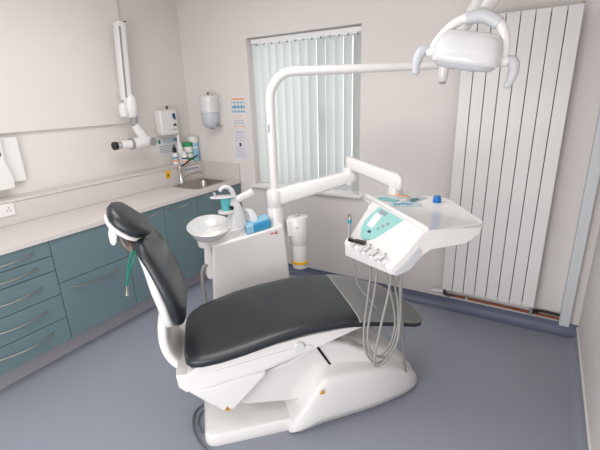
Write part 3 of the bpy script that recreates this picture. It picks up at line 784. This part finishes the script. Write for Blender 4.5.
obj('drop_arm', tube([PK, V((2.985, -1.0, 2.19)), V((2.985, -1.20, 2.05)), V((2.952, -1.30, 1.955))], [.032, .030, .027, .026], 20, smooth=4), 'white', ol, smooth=60)
hx = V((.229, .026, -.043)).normalized(); hy = V((0, 0, 1)).cross(hx).normalized(); hz_ = hx.cross(hy)
tilt = Matrix.Rotation(math.radians(7), 3, hx)
hy = tilt @ hy; hz_ = tilt @ hz_
LF = Matrix(((hx.x, hy.x, hz_.x, HC.x), (hx.y, hy.y, hz_.y, HC.y), (hx.z, hy.z, hz_.z, HC.z), (0, 0, 0, 1)))
rings = []
for z, a, b, y in ((-.036, .112, .085, 0), (-.034, .119, .090, 0), (-.015, .120, .091, 0), (.015, .115, .086, .004), (.045, .108, .076, .010), (.064, .092, .058, .014), (.072, .062, .034, .016)):
    rings.append(se_ring((0, y, z), V((1, 0, 0)), V((0, 1, 0)), a, b, 36, .55, .6))
hdv = obj('lamp_housing', loft(rings), 'whiteb', ol, fr=LF, smooth=70)
obj('lens', loft([se_ring((0, 0, z), V((1, 0, 0)), V((0, 1, 0)), a, b, 36, .6, .65) for z, a, b in ((-.035, .112, .085), (-.042, .109, .083), (-.054, .095, .070), (-.058, .06, .045))]), 'lgrey', hdv, fr=LF, smooth=60)
for i in range(5):
    obj('lens_mark', cyl((-.066 + .033 * i, -.062, -.0575), .006, .004, 12), 'grey', hdv, fr=LF) if i in (1, 3) else None
# yoke ring arching over the housing with a grey grip
pts = [(-.128, .0, -.012), (-.118, .01, .022), (-.085, .02, .074), (-.040, .025, .108), (.025, .025, .120), (.08, .02, .102), (.112, .012, .055), (.124, .004, .010), (.128, 0, -.015)]
yk = obj('yoke', tube(pts, [.015, .016, .017, .018, .018, .018, .017, .016, .015], 16, smooth=5), 'white', ol, fr=LF, smooth=60)
obj('yoke_grip', tube([(-.036, .025, .109), (-.005, .026, .117), (.025, .0255, .1205), (.055, .023, .113), (.078, .0195, .103)], .0225, 16, smooth=4, flat=1.0), 'lgrey', yk, fr=LF, label='light grey centre grip')
for sx in (-1, 1):
    hb_ = obj('hub', tube([(sx * .112, 0, -.012), (sx * .143, 0, -.013)], [.021, .019], 18), 'white', ol, fr=LF)
    obj('handle', tube([(sx * .140, 0, -.010), (sx * .156, -.004, -.010), (sx * .168, -.012, -.030), (sx * .170, -.022, -.064), (sx * .162, -.030, -.098)], [.018, .020, .018, .014, .008], 16, smooth=4), 'lgrey', hb_, fr=LF, smooth=60, label='light grey curved handle')

# ------------------------------------------------------------------ instrument tray unit
TO = V((2.824, -1.403, 0))
TF = Matrix.Translation(TO) @ Matrix.Rotation(CA, 4, 'Z')
def TW(a, b, z): return TF @ V((a, b, z))
tu = thing('instrument_delivery_unit', 'white instrument tray unit with teal keypad on a jointed arm', 'dental unit', CW(PX[0], PX[1], 1.0))
s0 = CW(PX[0], PX[1], 1.045)
e0 = V((2.150, -.700, 1.168)); dd = (e0 - s0).normalized()
obj('lower_arm', beam(s0, e0 + dd * .03, .085, .115, .07, .078), 'satin', tu)
obj('arm_joint', lathe([(.034, -.045), (.036, -.03), (.036, .05), (.03, .065)], e0 - dd * .01, 20), 'white', tu)
f0, f1 = V((2.125, -.690, 1.262)), V((2.500, -.815, 1.185))
obj('spring_arm', loft([se_ring(f0 + (f1 - f0) * f, V((.316, -.949, 0)), V((.0, 0, 1)), w, h, 24, .5, .5) for f, w, h in ((-.04, .02, .02), (-.02, .036, .034), (.03, .042, .040), (.5, .046, .044), (.9, .052, .050), (1.0, .054, .052), (1.06, .048, .046), (1.10, .030, .028))]), 'white', tu, smooth=60)
obj('tray_mount', lathe([(.052, -.005), (.048, .03), (.040, .06), (.040, .10)], V((2.490, -.815, 1.085)), 24), 'white', tu, smooth=60)
# tray body (frame: a away from keypad, b to the far side)
top = [(-.005, -.005), (.270, .005), (.305, .025), (.318, .07), (.405, .43), (.40, .48), (.36, .53), (.20, .66), (-.005, .66)]
bot = [(-.045, .02), (.19, .03), (.215, .045), (.225, .08), (.26, .36), (.255, .40), (.22, .43), (.12, .47), (-.045, .47)]
def inset(P, k):
    cx = sum(p[0] for p in P) / len(P); cy = sum(p[1] for p in P) / len(P)
    return [(cx + (p[0] - cx) * k, cy + (p[1] - cy) * k) for p in P]
rings = [[V((a, b, 1.02)) for a, b in bot], [V((a, b, 1.068)) for a, b in inset(top, .97)], [V((a, b, 1.076)) for a, b in top], [V((a, b, 1.104)) for a, b in top], [V((a, b, 1.107)) for a, b in inset(top, .985)], [V((a, b, 1.104)) for a, b in inset(top, .965)]]
ty = obj('tray', loft(rings), 'white', tu, fr=TF, smooth=35, bevel=0.004)
obj('ridge_handle', loft([se_ring((0, b, 1.112), V((1, 0, 0)), V((0, 0, 1)), .011 * k, .015 * k, 16, .7, .7) for b, k in ((-.01, .6), (0, 1), (.3, 1), (.655, 1), (.665, .6))]), 'satin', tu, fr=TF, smooth=60)
# keypad housing: its lip swings out towards the far end
prof = [(-.012, 1.115), (-.055, 1.068), (-.105, 1.010), (-.130, .980), (-.165, .962), (-.172, .950), (-.167, .925), (-.140, .915), (-.07, .935), (-.03, .985), (-.01, 1.03)]
def KQ(a, z, f):
    af = a * 1.38; bf = .545 + .95 * a
    dz_ = .055 * f if z < .945 and a < -.05 else 0.0
    return V((a + (af - a) * f, bf * f, z - dz_))
kh = obj('keypad_housing', loft([[KQ(a, z, f) for a, z in prof] for f in (0, .02, .5, .98, 1)]), 'white', tu, fr=TF, smooth=45, bevel=0.003)
def KF(f, v, o=0.0012):
    a0, z0, a1, z1 = -.012, 1.115, -.140, .973
    n = V((-.742, -.1, .67))
    return KQ(a0 + (a1 - a0) * v, z0 + (z1 - z0) * v, f) + n * o
def kpoly(pts, o):
    return loft([[KF(b, v, -0.003) for b, v in pts], [KF(b, v, o) for b, v in pts]])
obj('keypad', kpoly([(.32, .05), (.80, .05), (.86, .28), (.90, .52), (.88, .72), (.80, .90), (.68, .93), (.55, .78), (.42, .42)], .0030), 'teal_p', kh, fr=TF, label='pale teal membrane keypad')
obj('display', [(kpoly([(.66, .22), (.79, .22), (.81, .60), (.68, .60)], .0042), 'paper'), (kpoly([(.60, .09), (.74, .09), (.745, .19), (.61, .19)], .0040), 'ink'), (kpoly([(.66, .67), (.72, .67), (.73, .73), (.67, .73)], .0040), 'dink'),
                (kpoly([(.47, .28), (.51, .28), (.51, .36), (.47, .36)], .0040), 'ink'), (kpoly([(.52, .38), (.56, .38), (.56, .46), (.52, .46)], .0040), 'ink'), (kpoly([(.57, .50), (.60, .50), (.60, .57), (.57, .57)], .0040), 'ink')], None, kh, fr=TF)
obj('side_plate', prism([(.268, 1.098), (.0, 1.112), (-.02, 1.108), (-.06, 1.068), (-.11, 1.010), (-.168, .958), (-.165, .930), (-.135, .918), (-.075, .938), (-.02, 1.0), (.02, 1.022), (.19, 1.028), (.255, 1.066)], 'y', -.014, -.002), 'white', kh, fr=TF, bevel=0.003)
obj('end_grip', prism([(-.155, .940), (-.115, .968), (-.045, 1.040), (-.03, 1.020), (-.045, .985), (-.080, .944), (-.135, .924)], 'y', -.020, -.0135), 'lgrey', kh, fr=TF, bevel=0.002)
for b in (.12, .28, .44, .62, .80):
    obj('holder_cradle', loft([se_ring(KQ(a, z, b), V((0, 1, 0)), V((0, 0, 1)), .016, .007, 14, .8, .8) for a, z in ((-.146, .972), (-.162, .966), (-.178, .957))]), 'whiteb', kh, fr=TF)
# hoses
H = [[(.036, -.06, .880), (.050, -.085, .80), (.056, -.10, .72), (.126, -.18, .615), (.169, -.25, .53), (.175, -.3, .46), (.123, -.34, .433), (.05, -.38, .47)],
     [(.070, -.20, .900), (.074, -.22, .857), (.035, -.28, .756), (-.017, -.36, .621), (-.022, -.4, .527), (.021, -.42, .471), (.082, -.42, .503), (.133, -.4, .617), (.142, -.38, .738), (.127, -.36, .849), (.12, -.34, .91)],
     [(.078, -.27, .91), (.078, -.28, .877), (.047, -.32, .774), (-.006, -.38, .631), (-.006, -.41, .542), (.041, -.42, .506), (.105, -.4, .557), (.131, -.38, .66), (.115, -.36, .784), (.09, -.34, .90)],
     [(.10, -.37, .92), (.10, -.38, .887), (.079, -.4, .81), (.035, -.43, .68), (.001, -.45, .541), (-.002, -.46, .489), (.042, -.46, .501), (.115, -.43, .558), (.146, -.4, .669), (.15, -.38, .80), (.14, -.36, .93)]]
for k, h in enumerate(H):
    obj('instrument_hose', tube(h, .0042 if k == 0 else .0055, 10, smooth=7), 'hose', tu, fr=CF, smooth=60)
obj('supply_hose', tube([(.145, -.37, 1.00), (.148, -.375, .95), (.154, -.38, .814), (.224, -.3, .48), (.29, -.215, .26), (.325, -.178, .165)], .0065, 10, smooth=7), 'hose', tu, fr=CF, smooth=60)

# instruments in the holder
hpz = thing('handpiece', 'slim grey handpiece with teal collar standing upright at the end of the holder', 'handpiece', TW(-.215, .355, .965))
hp0 = TF @ (KQ(-.158, .9745, .955)); hp1 = hp0 + TW(.01, .012, .118) - TW(0, 0, 0)
obj('shank', tube([hp0, hp0 + (hp1 - hp0) * .62], .0105, 14), 'grey', hpz)
obj('collar', tube([hp0 + (hp1 - hp0) * .62, hp0 + (hp1 - hp0) * .80], .0108, 14), 'tcollar', hpz)
obj('tip', tube([hp0 + (hp1 - hp0) * .80, hp0 + (hp1 - hp0) * .9, hp1, hp1 + TW(-.01, 0, 0) - TW(0, 0, 0)], [.0095, .0085, .0065, .005], 12), 'steel', hpz)
dr = thing('dental_drill', 'dark steel handpiece lying across the holder below the keypad', 'handpiece', TF @ KQ(-.165, .975, .75))
q0, q1 = TF @ (KQ(-.172, .978, .88)), TF @ (KQ(-.150, .987, .60))
obj('barrel', tube([q0 + (q1 - q0) * .35, q0 + (q1 - q0) * .5, q1], [.009, .012, .012], 14), 'dsteel', dr)
obj('head', tube([q0, q0 + (q1 - q0) * .2, q0 + (q1 - q0) * .37], [.010, .010, .006], 12), 'black', dr)
for b, lab in ((.50, 'short white handpiece end beside the steel handpiece in the holder'), (.34, 'short white handpiece end in the middle of the holder'), (.19, 'short white handpiece end nearest the grey end grip')):
    p0, p1, p2 = TF @ KQ(-.178, .970, b), TF @ KQ(-.148, .984, b), TF @ KQ(-.140, .990, b)
    w_ = thing('handpiece', lab, 'handpiece', p0, 0, 'white handpieces parked in the holder')
    obj('shank', tube([p0, p1], [.009, .008], 12), 'whiteb', w_)
    obj('tip', tube([p1 + (p0 - p1) * .1, p2], [.006, .004], 10), 'steel', w_)

# things lying on the tray
TZ = 1.1045
c_ = TW(.31, .415, TZ)
cap = obj('blue_cap', lathe([(.022, 0), (.0225, .003), (.021, .020), (.018, .034), (.016, .036), (.0005, .036)], c_, 20), 'blue', smooth=40)
tag(cap, 'small bright blue plastic cap standing on the instrument tray', 'cap')
def pouch(name, a, b, la, lb, ang, mats, label, z=0.0):
    f = TF @ Matrix.Translation((a, b, TZ + z)) @ Matrix.Rotation(ang, 4, 'Z')
    n = 10; lst = []
    def gb(x0, x1, y0, y1, zz):
        top, botm = [], []
        bm = bmesh.new()
        rings = []
        for i in range(n + 1):
            x = x0 + (x1 - x0) * i / n
            e = math.sin(pi * i / n) ** .5
            h = .004 + zz + .009 * e * (.7 + .3 * math.sin(i * 1.7))
            rings.append([V((x, y0, zz)), V((x, y0, zz + .002)), V((x, (y0 + y1) / 2, h)), V((x, y1, zz + .002)), V((x, y1, zz))])
        return loft(rings, bm)
    for x0, x1, y0, y1, zz, m in mats: lst.append((gb(x0 * la, x1 * la, y0 * lb, y1 * lb, zz), m))
    o = obj(name, lst, None, fr=f, smooth=50)
    tag(o, label, 'pouch', 'sterile packets on the instrument tray')
pouch('instrument_pouch', .17, .60, .16, .07, math.radians(-55), [(-.5, .5, -.5, .5, 0, 'foil'), (-.40, .45, -.2, .2, .004, 'orange')], 'clear packet with an orange strip on the left of the tray')
pouch('instrument_pouch', .125, .42, .17, .06, math.radians(-20), [(-.5, .5, -.5, .5, 0, 'foil'), (-.4, .2, -.3, .2, .004, 'blueink')], 'pale blue clear packet at the front of the packets on the tray')
pouch('instrument_pouch', .225, .50, .16, .07, math.radians(30), [(-.5, .5, -.5, .5, 0, 'foil'), (-.40, .1, -.35, .25, .004, 'grn')], 'clear packet with dark green insert on the middle of the tray')
pouch('instrument_pouch', .09, .56, .12, .06, math.radians(-60), [(-.5, .5, -.5, .5, 0, 'tealpouch')], 'teal crumpled packet at the left edge of the tray beside the ridge')

# ------------------------------------------------------------------ lighting
def area(name, loc, rot, sx, sy, power, col=(1, 1, 1)):
    l = bpy.data.lights.new(name, 'AREA'); l.shape = 'RECTANGLE'; l.size = sx; l.size_y = sy; l.energy = power; l.color = col
    o = bpy.data.objects.new(name, l); COL.objects.link(o); o.location = loc; o.rotation_euler = rot
    return o
area('ceiling_panel_light', (1.55, -1.80, ZC - .02), (0, 0, 0), 1.2, 1.2, 18, (1.0, .99, .985))
area('ceiling_panel_light', (2.2, -3.2, ZC - .02), (0, 0, 0), 1.2, 0.6, 8, (1.0, .99, .985))
area('front_fill_light', (2.3, YF + .02, 1.05), (math.radians(90), 0, 0), 1.8, 1.9, 41, (0.97, .985, 1.0))  # added unseen fill lamp at the front wall, brightens the camera-facing sides
w = bpy.data.worlds.new('world'); SC.world = w; w.use_nodes = True
bg = w.node_tree.nodes['Background']; bg.inputs[0].default_value = (0.97, 0.985, 1.0, 1); bg.inputs[1].default_value = 1.7

SC.view_settings.view_transform = 'Standard'; SC.view_settings.look = 'None'
SC.view_settings.gamma = 1.0; SC.view_settings.use_curve_mapping = False
SC.view_settings.exposure = 0.28
